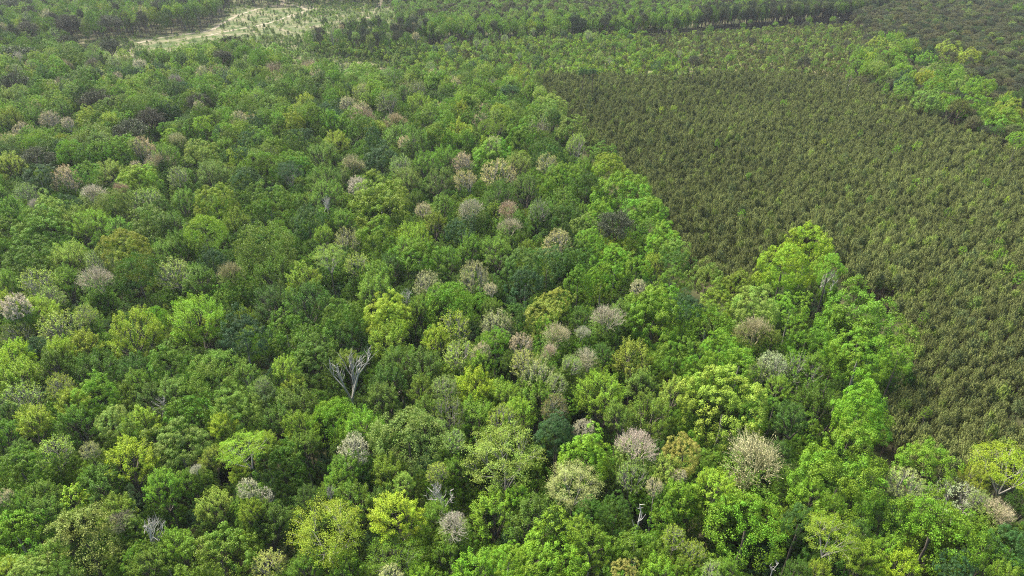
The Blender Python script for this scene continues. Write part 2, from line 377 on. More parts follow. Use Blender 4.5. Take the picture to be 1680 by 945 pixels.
# ------------------------------------------------------------------ trees read off the photo: px py width style colour(s) [+height] [@landmark id]
TREES = """
85 735 72 m py @twigleft|33 732 38 s g|30 765 84 c g|145 733 36 m tY|210 748 88 s Y 1 @limebig|165 790 78 s Gg|65 808 62 s g|113 805 56 u Y 1 @limecone
65 838 66 s g|5 812 34 r t|25 822 46 s gb|22 868 96 c b @cornerdome|135 880 122 f P 1 @featherleft|72 912 68 s gb|265 790 64 s b|190 830 60 s gy
197 853 48 r kn|290 725 100 c pg 1 @palemottled|322 770 28 r s|348 745 46 s oy|400 735 84 l Yb 1 @layerlime|252 868 46 x s 2 @snagleft|287 887 66 s b|348 820 60 s yp
358 905 112 c og 1 @goldentip|245 920 72 s og|392 772 38 s Y|405 797 42 m ps 1|410 832 46 s yg|5 930 50 s Y|45 938 72 c py|100 940 62 s g
432 722 50 s yg|462 757 80 c Gg|497 724 56 s g|578 728 64 m sg 1 @limbfork|565 762 60 s g|637 765 72 s gy|717 770 46 m yp|660 787 40 s yp|555 786 62 s gb|575 812 76 s g
505 815 56 s G|541 808 26 x s|432 808 32 m s|445 850 72 s Go|535 870 128 l Yy 1 @limbedyellow|650 838 92 s Yy 2 @tallyellow|720 812 50 x s 1 @twigwhite|718 836 62 s gb|745 862 62 r s 1 @ashtwigs|812 830 92 s by
625 818 62 s Gg|438 922 66 m Yt|500 926 62 s g|560 926 72 s b|650 915 112 l g|740 905 80 s g|780 930 92 s b|835 915 62 c b|690 938 52 s b|640 942 50 m ty
825 745 134 l Py 2 @spreading|745 715 42 m p|912 708 64 c d @darkclump|962 738 84 c b 1 @brightround|940 790 98 l Yt 1 @limbyyellow|1040 733 82 r s 2 @silverfan|1122 735 64 c w 1 @goldball
1240 765 138 r t 2 @tanfan|1040 772 60 m gp|1095 765 60 s py|1115 777 30 m t|1075 793 36 m t|1105 812 78 s b|1175 795 78 s yb|970 838 50 c G|1012 836 56 c G|1047 842 40 z s 2.5 @polesnag
880 850 100 s Go|850 810 50 s b|950 855 42 s yb|905 895 108 c b 1 @leafybright|970 890 88 s gb|1045 900 84 c gG|1108 875 46 m yg|1140 900 52 m y|1225 860 136 f gb 1 @featherbroad|1080 930 62 s b
1025 938 46 c w|1170 930 42 m p|880 935 92 c b|1195 930 52 s g|1385 770 168 c b 3 @giantgreen|1522 755 88 c b 1 @brightedge|1488 787 66 m tY 1 @creamtwigs|1655 765 112 l Y 1 @limecorner|1570 812 92 m sg
1637 845 78 r tk 1 @ashright|1612 815 42 m p|1530 868 146 f gb 2 @umbrella|1312 850 58 c Gd 1 @cooloval|1368 880 92 l yg 1 @leaningfork|1420 905 72 s by|1455 890 56 s b|1480 925 82 s Y|1335 803 52 s b|1370 825 42 s b
1440 845 72 s G|1412 868 52 s G|1625 900 82 s Gb|1665 890 62 c dG|1610 935 72 s g|1655 938 62 s gy|1570 925 62 c d|1270 925 26 z s 1|1600 780 52 s y|1310 935 62 s G|1280 735 46 s G|1345 935 60 s yg
8 488 42 s Y|22 495 54 m s 1 @limbsleft|80 483 52 m p|60 507 74 s Y|98 530 88 m yp @palelime|218 532 96 s Yb 2 @bonelimbs|318 510 104 s Yb 2 @limedome|398 540 68 c d 2 @bluecolumn|138 512 46 m y|25 540 60 m o
98 568 60 s Y|60 562 30 c d|130 560 60 s y|20 575 60 s Y|25 610 76 s Yb|88 590 62 s g|150 600 92 s gG|218 596 62 s G|275 587 72 c Gg 1 @darkglossy|355 610 98 f gP 1 @softdome|402 612 52 s go
95 625 50 m y|28 648 82 m Yp @limegrey|115 655 56 s Y|155 640 62 c b|205 645 62 s g|240 648 60 s Go|262 665 32 x r|278 632 46 s gp|310 670 84 c gb @roundmid|388 662 98 c gp 1 @sagebroad
185 683 54 c p 1 @mintball|225 690 68 s Yb|122 685 72 s g|50 685 62 s y|12 675 62 s G|222 618 42 s b|365 692 50 s Y|5 705 52 s g
468 535 68 c g|512 557 76 s g|515 582 82 c Gp|562 515 76 c g|568 540 80 s G|635 508 84 c y 1 @paledome|640 548 72 s yg|735 495 88 f gb|690 498 42 s gb|667 485 24 x p
745 525 62 m y|717 550 52 s Y|818 525 70 m gt|812 552 46 c b|755 575 66 m yp|790 572 42 m t|790 592 52 s b|467 598 50 s Yp 1 @creamlime|480 625 42 s yb
572 610 96 k s 5 @bigsnag|570 585 40 s oy|655 590 82 s Gg|695 595 72 s Gg|635 620 76 s G|690 632 52 s gb|628 645 56 s Go|730 628 56 m p|780 625 74 s Y 1 @limespray|825 640 62 s yg
735 665 72 m o|780 675 72 s bg|825 680 62 m yg|670 712 118 f P 1 @greyfeather|545 685 84 f b|595 690 68 s b|492 690 62 s yb|487 655 76 s oG|432 650 62 s dp|455 680 62 s Gg
430 625 32 m p|700 668 62 s go|505 490 90 s G|445 487 72 s G|912 490 52 c wy|890 515 70 c wy 1 @goldpair|900 527 38 c b|955 515 50 s gG|995 522 64 r sk 2 @greyfan|915 548 56 r tk 1 @rosetan
957 545 32 r s|855 558 46 m tk|902 578 38 r k 1 @pinktuft|862 590 62 m yt|938 592 42 m p|962 592 50 r st|1075 500 112 c b 2 @broccoli|1025 510 56 s g|1040 578 72 s wY 1 @goldgreen|990 575 42 s G
1110 580 84 c gb 1 @tightgreen|1158 530 86 f gb|1183 562 58 c b 1 @coolball|1235 542 72 r t 1 @tanbrush|1180 497 66 c oy|1240 500 88 c pY 2 @creamdome|1160 603 86 c gb|1215 590 62 c b|1190 655 152 c yp 2 @mottledgiant|985 635 94 s bY 1 @vividgreen
1055 620 62 s pg|1105 635 52 s yp|1065 675 92 s og|1015 675 52 s gp|885 608 72 m gt|915 622 42 m p|880 645 72 s bG|910 658 56 m rg|915 700 46 c d|958 698 42 r kn
850 672 62 s yg|1248 605 52 m py|1252 668 62 c Gb|848 515 50 c G|1128 500 48 c d|1298 500 62 c b|1325 548 66 c gb|1422 522 150 c gb 3 @cornergiant|1412 575 90 c b 1|1475 582 54 c b|1418 648 82 c b 3 @talledge|1418 680 78 c b
1270 590 56 m gs|1315 600 82 m g|1278 630 46 s yg|1342 590 42 s b|1345 650 92 s gG|1297 680 62 s G|1265 547 42 s o
15 262 50 s y|62 258 46 n n|65 290 56 c d|105 285 52 m t|143 280 42 c gb|180 278 56 s yp|224 288 58 c Yb @limelump|260 268 52 r kt @pinkrow|222 268 22 r k|270 250 52 s gb|330 247 50 c yp @cream330
345 275 56 s gP|290 282 42 m p|350 322 68 c yg 1 @speckled|302 322 46 s gb|405 290 52 c dG|150 318 52 r ks @mauve|198 310 36 r kr|185 330 58 f oP|237 322 62 m yp|78 337 46 c py|55 335 22 r s|110 330 36 c d
15 338 52 s gb|8 370 52 c g|40 310 46 m p|68 372 94 c g @broadleft|150 360 68 s Yb 1 @limefan|125 350 50 s gy|192 368 42 s b|245 365 82 c gp|337 378 74 f by 2 @greenegg|278 362 52 s g|292 392 50 s gb|388 358 50 s gy
205 402 88 c yw 1 @yellowcap|110 413 72 s yp|265 410 62 s bg|50 420 78 c gG|160 422 52 m P|108 452 52 s b|62 457 72 m Yp 1|162 460 64 r ts 1 @vfork|225 445 78 f Gg|283 440 66 m py|325 450 52 s g|378 445 56 r to 1 @tanbush
435 405 114 f oP 2 @ashdome|347 420 42 c d|5 455 42 s b|430 272 68 f g|482 268 72 c bg|532 252 72 s gb|578 270 52 r t @tancone|585 297 36 r s|530 288 62 s g|625 258 72 c d|658 265 46 m p|668 287 56 s po
702 262 56 s gb|730 250 46 s b|722 290 56 s op|760 260 42 r kt|805 252 78 c b @brightback|818 280 66 m wt @amber|763 290 46 m wt|442 328 78 c g|535 312 62 s gb|505 357 68 c dg 1 @pineball|537 335 26 x p 1|625 324 106 c gy 2 @wideplate
565 355 42 s bg|695 340 32 m t|727 332 46 s g|772 345 62 r st 1 @greytan|820 312 62 s Gb|835 347 46 r k @pinkedge|835 372 46 r kt|757 372 52 c d|530 380 36 s yb|567 385 52 m tp|615 385 78 c yg|680 380 68 s yb
687 415 62 c b|715 358 42 s gy|540 418 58 l yp 2 @flattop|585 425 46 m yp|620 445 56 s b|730 420 52 s g|770 400 52 s bg|700 458 56 m to|615 467 62 s bp|778 445 62 m ot|815 405 62 s bg|495 450 62 s yg
450 442 82 s g|665 400 42 s b|645 430 42 s G|805 470 26 m t|850 265 52 s op|898 262 46 m ty @creamstrip|925 285 62 c b 1 @plumpgreen|955 270 42 s b|990 250 48 c g|1000 272 66 c Yb 1 @limeedge|1028 314 108 c b 2 @edgegreen|963 297 46 c G
985 345 46 c b|925 325 50 c Gb|932 355 62 c G|885 335 46 m pg|862 300 56 s oG|1062 345 70 c b|1010 367 58 n n 1 @lonepine|960 365 46 c op|915 390 52 m tw 1 @orangetan|968 388 42 c b|1012 395 56 c gy|1065 370 36 c g
1090 392 66 c b 1 @edgelump|1107 407 46 c pb|855 430 78 c dg 1 @bluegreen|898 430 62 c dg|975 410 52 c gb|948 415 52 c G|988 450 58 c b 1 @roundball|948 455 46 c g|1010 418 46 c b|1045 435 52 c gb|1075 430 46 s gy|1108 430 52 c G|1105 455 46 c g
1048 467 32 m t|1160 450 64 c pg 1 @sageball|1213 460 52 c oy|862 458 56 c d|1326 402 98 c bY 3 @edgecrown|1285 432 92 c bY 3 @edgebright|1362 437 54 c b 2|1362 460 36 x s 1 @greyleaner
152 127 62 m tp @creamtop|105 138 36 r k|290 135 38 r sn @greyrow|188 98 32 m p|228 102 26 r s|80 190 36 m ko|38 210 40 m tk @tanleft|292 228 32 r tk|325 170 20 m t|150 105 30 r kn|110 198 22 m k
455 118 46 r kr @rusty|450 130 40 r t|507 112 40 r tk @orangeback|597 195 56 r k @rosecap|650 200 50 r tr @copper|570 165 32 m t|592 175 40 m t|685 138 32 m P|810 232 36 m t
520 150 64 c dG @darkback|490 222 42 c d|592 130 84 c b @goldback|445 92 58 c b|660 228 80 s g|690 165 50 s bY|725 165 60 c G|905 172 58 c py|940 205 48 c gp|860 215 60 c gb|550 228 50 s y|840 135 40 s b|900 245 60 c G|500 165 40 s y
40 100 66 n n @pineleft|25 135 42 n n|33 10 46 n n @pinetop|180 74 30 n n|160 163 48 n n @pinemid|245 192 42 n n|215 216 54 n n @pinelow|325 165 36 n n|110 36 36 n n|180 36 32 n n|265 8 32 n n|365 90 26 n n|45 45 26 n n|835 150 30 n d|957 118 16 n d|973 118 16 n d|1320 100 22 n n|1140 100 22 n n
1440 72 36 c pY|1470 62 34 s b|1462 92 32 c b|1520 95 30 c b|1556 82 46 c yp @creamfar|1592 90 32 c y|1480 117 44 c b @stripgreen|1530 118 38 c pt|1485 145 36 c pb|1540 140 42 c b|1525 162 42 c pb|1602 150 58 c b @striplump|1600 172 44 c b|1575 176 36 n on|1655 180 50 c yw|1645 202 80 c b @stripbig|1565 165 30 s b|1672 226 30 c b|1672 12 22 s b|1397 76 16 s b|1397 120 18 s b|1455 140 16 u b
"""
SAPLINGS = "1472 249 20 b|1505 242 18 b|1501 306 22 b|1547 288 10 y|1425 335 11 b|1650 337 13 Y|1615 306 14 b|1176 240 12 b|1216 358 14 b|1227 296 10 b|1577 420 13 b|1552 356 13 g|1410 225 9 b|1285 172 14 b|1105 182 12 y|1085 185 9 y|1640 425 26 b|1655 445 24 b|1672 462 22 b|1637 405 18 g|1560 362 16 o|1515 690 16 g|1512 530 16 g|1350 240 10 y"

# landmark id -> (full label, short name used by its neighbours)
LAND = {
 'twigleft': ('pale yellow-green half-leafed tree with silver twigs down its right side', 'silver-twigged tree at the left edge'),
 'limebig': ('large lime-yellow tree with a bare fork showing below its crown', 'large lime tree over a bare fork'),
 'limecone': ('narrow pointed lime-yellow tree shaped like a cone, near the lower left corner', 'pointed lime cone'),
 'cornerdome': ('dense bright green dome at the lower left edge of the photo', 'green dome at lower left edge'),
 'featherleft': ('big soft grey-green feathery tree in the lower left corner area', 'big feathery tree at lower left'),
 'palemottled': ('broad pale mottled green tree with light clumps beside a lime-yellow neighbour', 'pale mottled broad tree'),
 'layerlime': ('lime tree in flat tiers of foliage above a dark gap', 'flat-tiered lime tree'),
 'snagleft': ('white dead snag with thin upright limbs beside the big feathery tree', 'thin white snag'),
 'goldentip': ('round dark green tree with gold leaf tips at the bottom left', 'gold-tipped round tree'),
 'limbfork': ('sparsely leafed tree with grey forked limbs standing over green foliage', 'sparse grey-forked tree'),
 'limbedyellow': ('wide yellow-green tree with crooked white limbs inside its open crown', 'wide white-limbed yellow tree'),
 'tallyellow': ('tall open yellow tree with a pointed top and one pale low limb', 'tall pointed yellow tree'),
 'twigwhite': ('small white dead treetop left of a black gap in the canopy', 'small white dead top'),
 'ashtwigs': ('bushy ash-grey leafless treetop near the bottom centre', 'bushy ash-grey top'),
 'spreading': ('wide pale tree spreading flat branches from a dark visible trunk', 'wide flat-branched pale tree'),
 'darkclump': ('very dark green clumpy tree behind a bright round one', 'dark clumpy tree'),
 'brightround': ('bright fresh green round tree just left of the silver leafless fan', 'bright round tree by the silver fan'),
 'limbyyellow': ('open yellow-green tree in two lobes with tan limbs showing', 'two-lobed yellow tree'),
 'silverfan': ('silver-white leafless tree fanned upright like a brush', 'silver leafless fan'),
 'goldball': ('golden ball-shaped tree between the silver and the tan leafless trees', 'golden ball tree'),
 'tanfan': ('largest leafless tree, a wide tan fan of twigs', 'largest tan leafless fan'),
 'polesnag': ('bare grey pole snag with a few crooked arms in a dark gap', 'pole snag with crooked arms'),
 'leafybright': ('broad bright leafy tree on the bottom edge near the centre', 'broad bright tree at bottom centre'),
 'featherbroad': ('very wide fine-leafed green tree below the tan leafless fan', 'very wide fine-leafed tree'),
 'giantgreen': ('biggest glossy green tree, in heavy clumps, at the lower right', 'biggest glossy green tree'),
 'brightedge': ('bright green tree against the dark pines at the lower right edge', 'bright tree against the pines'),
 'creamtwigs': ('cream-yellow twiggy tree wedged between two bright green crowns', 'cream twiggy tree'),
 'limecorner': ('big lime-yellow layered tree at the right edge where the pines end', 'lime tree at right edge'),
 'ashright': ('dead tan-grey tangle of twigs at the lower right edge', 'tan-grey tangle at lower right'),
 'umbrella': ('umbrella-shaped fine green tree over a leaning trunk at the lower right', 'umbrella-shaped tree'),
 'cooloval': ('upright oval of cool dark green leaves below the biggest green tree', 'cool green upright oval'),
 'leaningfork': ('thin pale tree on a leaning fork of light limbs at bottom right', 'pale tree on leaning fork'),
 'limbsleft': ('tangle of long grey bare limbs at the left edge', 'grey bare limbs at left edge'),
 'palelime': ('pale lime patchy tree with fine twigs near the left edge', 'patchy pale lime tree'),
 'bonelimbs': ('lime tree with a bone-white trunk and limbs showing in its middle', 'lime tree with bone-white trunk'),
 'limedome': ('tall lime-green dome with bright sprays left of the dark bluish column', 'tall lime dome'),
 'bluecolumn': ('dark bluish-green column-shaped tree', 'dark bluish column tree'),
 'darkglossy': ('round dark glossy tree of ringed leaf clumps under the lime dome', 'dark ringed glossy tree'),
 'softdome': ('soft light green dome just below the dark bluish column', 'soft light dome'),
 'limegrey': ('lime tree mixed with grey twigs at the left edge', 'grey-flecked lime tree'),
 'roundmid': ('round mid green tree right of a thin brown dead trunk', 'round tree by the brown dead trunk'),
 'sagebroad': ('broad sage-green tree with fine pale clumps', 'broad sage tree'),
 'mintball': ('small pale mint-coloured ball of foliage', 'pale mint ball'),
 'paledome': ('pale yellow-green dome standing above darker trees near the middle', 'pale yellow dome near the middle'),
 'creamlime': ('small cream-lime tree with loose sprays left of the great white snag', 'small cream-lime tree'),
 'bigsnag': ('great white dead tree, forked, with bare branches spread wide', 'great white dead tree'),
 'limespray': ('lime-yellow tree of upright sprays around grey twigs', 'upright lime sprays'),
 'greyfeather': ('rounded grey-green feathery tree of very fine leaves below the great dead tree', 'rounded feathery tree'),
 'goldpair': ('gold and olive tree with a small green tree in front', 'gold and olive tree'),
 'greyfan': ('rounded pinkish-grey leafless tree in the middle right of the wood', 'pinkish-grey leafless round'),
 'rosetan': ('low rosy-tan leafless crown left of the pinkish-grey one', 'rosy-tan crown'),
 'pinktuft': ('small pink tuft of bare twigs', 'small pink tuft'),
 'broccoli': ('big bright green tree packed like broccoli right of the pinkish-grey leafless one', 'big broccoli-like tree'),
 'goldgreen': ('gold-green open tree below the pinkish-grey leafless one', 'gold-green open tree'),
 'tightgreen': ('compact rich green tree of tight clumps below the broccoli-like one', 'compact tight-clumped tree'),
 'coolball': ('cool bright green ball left of the tan brush of twigs', 'cool bright ball'),
 'tanbrush': ('tan brush of leafless twigs under the cream dome', 'tan twig brush'),
 'creamdome': ('cream-green speckled dome near the pine plantation corner', 'cream speckled dome'),
 'mottledgiant': ('huge mottled yellow-green tree with cream clumps', 'huge mottled yellow tree'),
 'vividgreen': ('vivid yellow-green tree of ragged sprays below the pink tuft', 'vivid ragged tree'),
 'cornergiant': ('giant round green tree on the corner of the pine plantation', 'giant plantation-corner tree'),
 'talledge': ('tall narrow bright green tree on the edge of the dark pines', 'tall narrow edge tree'),
 'limelump': ('bright lime lumpy tree in the upper left of the wood', 'bright lime lump'),
 'pinkrow': ('low wide pinkish leafless tree behind the bright lime lump', 'low wide pinkish tree'),
 'cream330': ('cream rounded tree among greens in the upper left', 'cream rounded tree'),
 'speckled': ('round dark tree speckled with yellow leaf tips', 'yellow-speckled round tree'),
 'mauve': ('mauve-grey leafless tree at the upper left', 'mauve-grey leafless tree'),
 'broadleft': ('broad full green tree near the left edge above the middle', 'broad green tree at left'),
 'limefan': ('lime fan of upright sprays beside the broad green tree', 'lime upright fan'),
 'greenegg': ('smooth bright green egg-shaped tree with a dark foot', 'smooth green egg'),
 'yellowcap': ('wide yellow-capped tree left of the smooth green egg', 'wide yellow-capped tree'),
 'vfork': ('leafless tan tree with pale limbs fanned in a V', 'V-shaped leafless tree'),
 'tanbush': ('tan bushy leafless top left of the wide ashy dome', 'tan bushy top'),
 'ashdome': ('widest ashy olive dome of fine twigs and leaves', 'wide ashy dome'),
 'tancone': ('tan cone of bare twigs in the upper middle', 'tan twig cone'),
 'brightback': ('bright green clumpy tree above an amber crown', 'bright tree above the amber crown'),
 'amber': ('amber and cream open crown near the plantation edge', 'amber open crown'),
 'pineball': ('dark blue-green round tree below a thin dead top', 'dark blue-green round'),
 'wideplate': ('wide low green dome with a yellow-green tinge', 'wide low golden-green dome'),
 'greytan': ('grey-tan leafless tree leaning left, in the centre of the wood', 'grey-tan leafless tree'),
 'pinkedge': ('salmon-pink thin crown right of the grey-tan leafless tree', 'salmon-pink crown'),
 'flattop': ('flat-topped pale tree on a straight bare trunk', 'flat-topped pale tree'),
 'creamstrip': ('cream thin-leafed crown near the upper plantation edge', 'cream edge crown'),
 'plumpgreen': ('plump bright green tree right of the cream edge crown', 'plump green tree'),
 'limeedge': ('lime tree touching the brown pines at the upper edge of the wood', 'lime tree by the brown pines'),
 'edgegreen': ('large spreading bright green tree jutting into the brown pines', 'jutting bright green tree'),
 'lonepine': ('dark brown pine standing alone among green broadleaf crowns', 'lone dark brown pine'),
 'orangetan': ('orange-tan thin crown left of the lone brown pine', 'orange-tan crown'),
 'edgelump': ('green lump of leaves on the plantation edge below the lone pine', 'green edge lump'),
 'bluegreen': ('large blue-green crown in the centre right of the wood', 'large blue-green crown'),
 'roundball': ('round green ball of leaves right of the large blue-green crown', 'round green ball'),
 'sageball': ('pale sage ball next to the brown pine plantation', 'pale sage ball'),
 'edgecrown': ('tall bright crown whose top stands out against the plantation', 'tall crown against the plantation'),
 'edgebright': ('bright yellow-green crown in front of the tall plantation-edge crown', 'bright crown at plantation edge'),
 'greyleaner': ('grey dead limbs leaning between two bright crowns at the plantation edge', 'leaning grey dead limbs'),
 'creamtop': ('cream blossom-like crown in the upper left', 'cream blossom-like crown'),
 'greyrow': ('silver-grey leafless tree in the far upper left', 'silver-grey far tree'),
 'tanleft': ('tan crown near the upper left edge', 'tan crown at upper left'),
 'rusty': ('rusty pink leafless tree near the clearing', 'rusty pink tree'),
 'orangeback': ('orange-tan leafless tree beside the rusty pink one', 'orange-tan far tree'),
 'rosecap': ('rose-coloured leafless cap above a green dome', 'rose leafless cap'),
 'copper': ('copper-coloured leafless tree right of the rose cap', 'copper leafless tree'),
 'darkback': ('dark bluish broad tree right of the rusty pink one', 'dark tree by the rusty pink one'),
 'goldback': ('broad sunny green tree behind the rose leafless cap', 'broad sunny tree'),
 'pineleft': ('largest dark pine, near the upper left edge', 'largest dark pine'),
 'pinetop': ('dark pine in the top left corner', 'top left corner pine'),
 'pinemid': ('tall dark pine with visible trunk in the upper left', 'tall upper left pine'),
 'pinelow': ('broad dark brownish pine right of the tan crowns at upper left', 'broad brownish pine'),
 'creamfar': ('cream-green tree in the far strip at the upper right', 'cream tree of the far strip'),
 'stripgreen': ('bright green tree in the middle of the far upper right strip', 'bright far strip tree'),
 'striplump': ('bright lumpy tree of the upper right strip beside the reddish pines', 'lumpy strip tree'),
 'stripbig': ('largest bright tree of the far strip at the right edge', 'largest far strip tree'),
}
# ------------------------------------------------------------------ light
SUN_EL, SUN_AZ = 56.0, -48.0        # azimuth measured from +Y (view direction), negative = towards the left
w = bpy.data.worlds.new('World'); sc.world = w; w.use_nodes = True
nt = w.node_tree; bg = nt.nodes['Background']
sky = nt.nodes.new('ShaderNodeTexSky'); sky.sky_type = 'NISHITA'; sky.sun_disc = False
sky.sun_elevation = R_(SUN_EL); sky.sun_rotation = R_(SUN_AZ); sky.air_density = 1.0; sky.dust_density = 3.0; sky.ozone_density = 1.0
nt.links.new(sky.outputs[0], bg.inputs[0]); bg.inputs[1].default_value = 0.12; sc.cycles.sample_clamp_direct = 8; sc.cycles.sample_clamp_indirect = 3
sd = bpy.data.lights.new('sun', 'SUN'); so = bpy.data.objects.new('sun', sd); C.objects.link(so)
sd.energy = 4.4; sd.angle = R_(14); sd.color = (1.0, 0.95, 0.84)
dirv = Vector((math.sin(R_(SUN_AZ)) * math.cos(R_(SUN_EL)), math.cos(R_(SUN_AZ)) * math.cos(R_(SUN_EL)), math.sin(R_(SUN_EL))))
so.rotation_euler = dirv.to_track_quat('Z', 'Y').to_euler(); so.location = (0, 0, 300)
sc.view_settings.view_transform = 'Standard'; sc.view_settings.look = 'None'; sc.view_settings.exposure = EXPOSURE
sc.cycles.max_bounces = 5; sc.cycles.diffuse_bounces = 2; sc.cycles.glossy_bounces = 1; sc.cycles.transmission_bounces = 3
sc.cycles.transparent_max_bounces = 4; sc.cycles.volume_bounces = 0; sc.cycles.caustics_reflective = False; sc.cycles.caustics_refractive = False
sc.cycles.use_denoising = DENOISE; sc.cycles.denoiser = 'OPENIMAGEDENOISE'; sc.cycles.denoising_input_passes = 'RGB_ALBEDO_NORMAL'; sc.cycles.denoising_prefilter = 'ACCURATE'; sc.cycles.use_adaptive_sampling = False
sc.cycles.pixel_filter_type = 'BLACKMAN_HARRIS'; sc.cycles.filter_width = 1.1

# ------------------------------------------------------------------ regions, given in photo pixels and set on the ground
def P(poly, z): return np.array([at(px, py, z)[:2] for px, py in poly])
def inside(pts, poly):
    x, y = pts[:, 0], pts[:, 1]; r = np.zeros(len(pts), bool); n = len(poly)
    for i in range(n):
        x1, y1 = poly[i]; x2, y2 = poly[(i + 1) % n]
        c = ((y1 > y) != (y2 > y)) & (x < (x2 - x1) * (y - y1) / (y2 - y1 + 1e-12) + x1); r ^= c
    return r
def scatter(poly, sp_, rng, jit=0.42):
    lo, hi = poly.min(0), poly.max(0)
    gx = np.arange(lo[0], hi[0], sp_); gy = np.arange(lo[1], hi[1], sp_ * 0.87)
    X, Y = np.meshgrid(gx, gy); X[1::2] += sp_ / 2
    pts = np.stack([X.ravel(), Y.ravel()], 1) + rng.uniform(-jit, jit, (X.size, 2)) * sp_
    return pts[inside(pts, poly)]

EDGE = [(880, 122), (903, 165), (955, 215), (1000, 262), (1050, 312), (1088, 358), (1095, 395), (1135, 425), (1190, 455), (1245, 455), (1262, 395), (1330, 380), (1385, 430), (1400, 462), (1445, 462), (1485, 505), (1500, 590), (1462, 640), (1462, 705), (1500, 735), (1560, 775), (1620, 775), (1690, 740), (1950, 760)]
PLANT = P(EDGE + [(2000, 330), (1690, 250), (1600, 212), (1500, 168), (1400, 124), (1280, 113), (1130, 121), (1000, 122)], 10)
HARD = P([(-520, 1250), (-420, 200), (-320, 62), (110, 62), (150, 74), (210, 82), (300, 78), (330, 70), (395, 60), (430, 74), (470, 92), (540, 106), (620, 116), (700, 114), (800, 108), (850, 116)] + EDGE + [(2150, 1250)], 19)
HARD2 = P([(-330, 95), (60, 92), (130, 74), (190, 68), (262, 60), (325, 50), (350, 42), (368, 24), (372, 6), (360, -8), (-330, -10)], 0)
STRIP = P([(1400, 96), (1440, 72), (1490, 76), (1540, 108), (1600, 138), (1690, 174), (1700, 230), (1600, 196), (1540, 170), (1480, 144), (1410, 115)], 14)
CLEAR = P([(100, 72), (185, 64), (250, 60), (330, 50), (372, 30), (366, 8), (350, -8), (560, -8), (625, -6), (660, 20), (640, 60), (690, 90), (700, 118), (600, 122), (450, 110), (400, 82), (330, 82), (230, 92), (160, 92)], 0)
SCRUB = P([(640, 112), (690, 88), (720, 74), (800, 70), (860, 62), (1060, 58), (1070, 80), (1130, 100), (1130, 122), (1000, 126), (885, 128), (860, 150), (820, 135), (700, 122)], 3)
BROWN = P([(1060, 58), (1150, 52), (1300, 42), (1400, 38), (1440, 55), (1420, 90), (1400, 122), (1280, 116), (1135, 124), (1130, 100), (1070, 80)], 3)
PINEW = P([(1400, 100), (1425, 45), (1400, 22), (1450, 8), (1500, -8), (2000, -8), (2050, 320), (1690, 240), (1600, 206), (1500, 165), (1420, 125)], 13)
ROWP = P([(1150, 40), (1250, 34), (1340, 26), (1480, 10), (1500, 20), (1410, 36), (1300, 45), (1150, 52)], 0)
ROWD = P([(690, 74), (860, 69), (1060, 61), (1150, 53), (1150, 42), (1000, 48), (860, 54), (700, 58)], 0)
STAND = P([(505, 84), (540, 70), (600, 66), (640, 56), (700, 52), (700, 72), (690, 92), (640, 104), (580, 98), (505, 90)], 0)
FAR = P([(640, -10), (650, 40), (700, 54), (860, 50), (1060, 42), (1150, 36), (1340, 20), (1500, 6), (1500, -16), (640, -16)], 0)
TOP = P([(-500, -9), (1500, -9), (2200, -9), (2200, -34), (-600, -34)], 12)

# ------------------------------------------------------------------ objects
def tag(o, label=None, cat=None, group=None, kind=None):
    for k, v in (('label', label), ('category', cat), ('group', group), ('kind', kind)):
        if v: o[k] = v
    return o
def mesh_obj(name, me, parent=None, tint=None):
    o = bpy.data.objects.new(name, me); C.objects.link(o)
    if parent: o.parent = parent
    if tint is not None: o['tint'] = [float(t) for t in tint]
    return o

NAME = {'c': 'broadleaf_tree', 'f': 'broadleaf_tree', 's': 'broadleaf_tree', 'l': 'broadleaf_tree', 'u': 'broadleaf_tree', 'm': 'budding_tree', 'r': 'leafless_tree', 'x': 'dead_tree', 'k': 'dead_tree', 'z': 'dead_tree', 'n': 'pine_tree'}
GROUP = {'broadleaf_tree': 'broadleaf trees of the spring wood', 'budding_tree': 'thin-leafed budding trees', 'leafless_tree': 'leafless twiggy trees', 'dead_tree': 'dead standing trees', 'pine_tree': 'grown dark pines among the broadleaf trees', 'sapling': 'bright saplings among the plantation pines'}
CATEG = {'broadleaf_tree': 'tree', 'budding_tree': 'budding tree', 'leafless_tree': 'leafless tree', 'dead_tree': 'dead tree', 'pine_tree': 'pine tree', 'sapling': 'sapling'}
HEIGHT = {'c': 21, 'f': 21, 's': 20.5, 'l': 21.5, 'm': 21, 'r': 21.5, 'x': 21.5, 'k': 21.5, 'z': 20, 'n': 22.5, 'u': 20}

def mixcol(code, rng, f=None):
    a = np.array(COL[code[0]])
    if len(code) > 1:
        f = rng.uniform(0.25, 0.6) if f is None else f
        a = a * (1 - f) + np.array(COL[code[1]]) * f
    return a * rng.uniform(0.88, 1.14) * (1 + rng.normal(size=3) * 0.04)

rows = []
for chunk in TREES.replace('\n', '|').split('|'):
    t = chunk.split()
    if len(t) < 5: continue
    d = dict(px=float(t[0]), py=float(t[1]), w=float(t[2]), st=t[3], col=t[4], up=0, lm=None)
    for e in t[5:]:
        if e[0] == '@': d['lm'] = e[1:]
        else: d['up'] = float(e)
    rows.append(d)
for _i, d in enumerate(rows):
    if d['st'] == 'r' and not d['lm'] and d['w'] < 44 and _i % 2: d['st'] = 'm'
bl = sorted([d for d in rows if NAME[d['st']] == 'broadleaf_tree'], key=lambda d: -d['w'] - (1000 if d['lm'] else 0))
MAXB = 300
for d in bl[MAXB:]: d['stuff'] = True

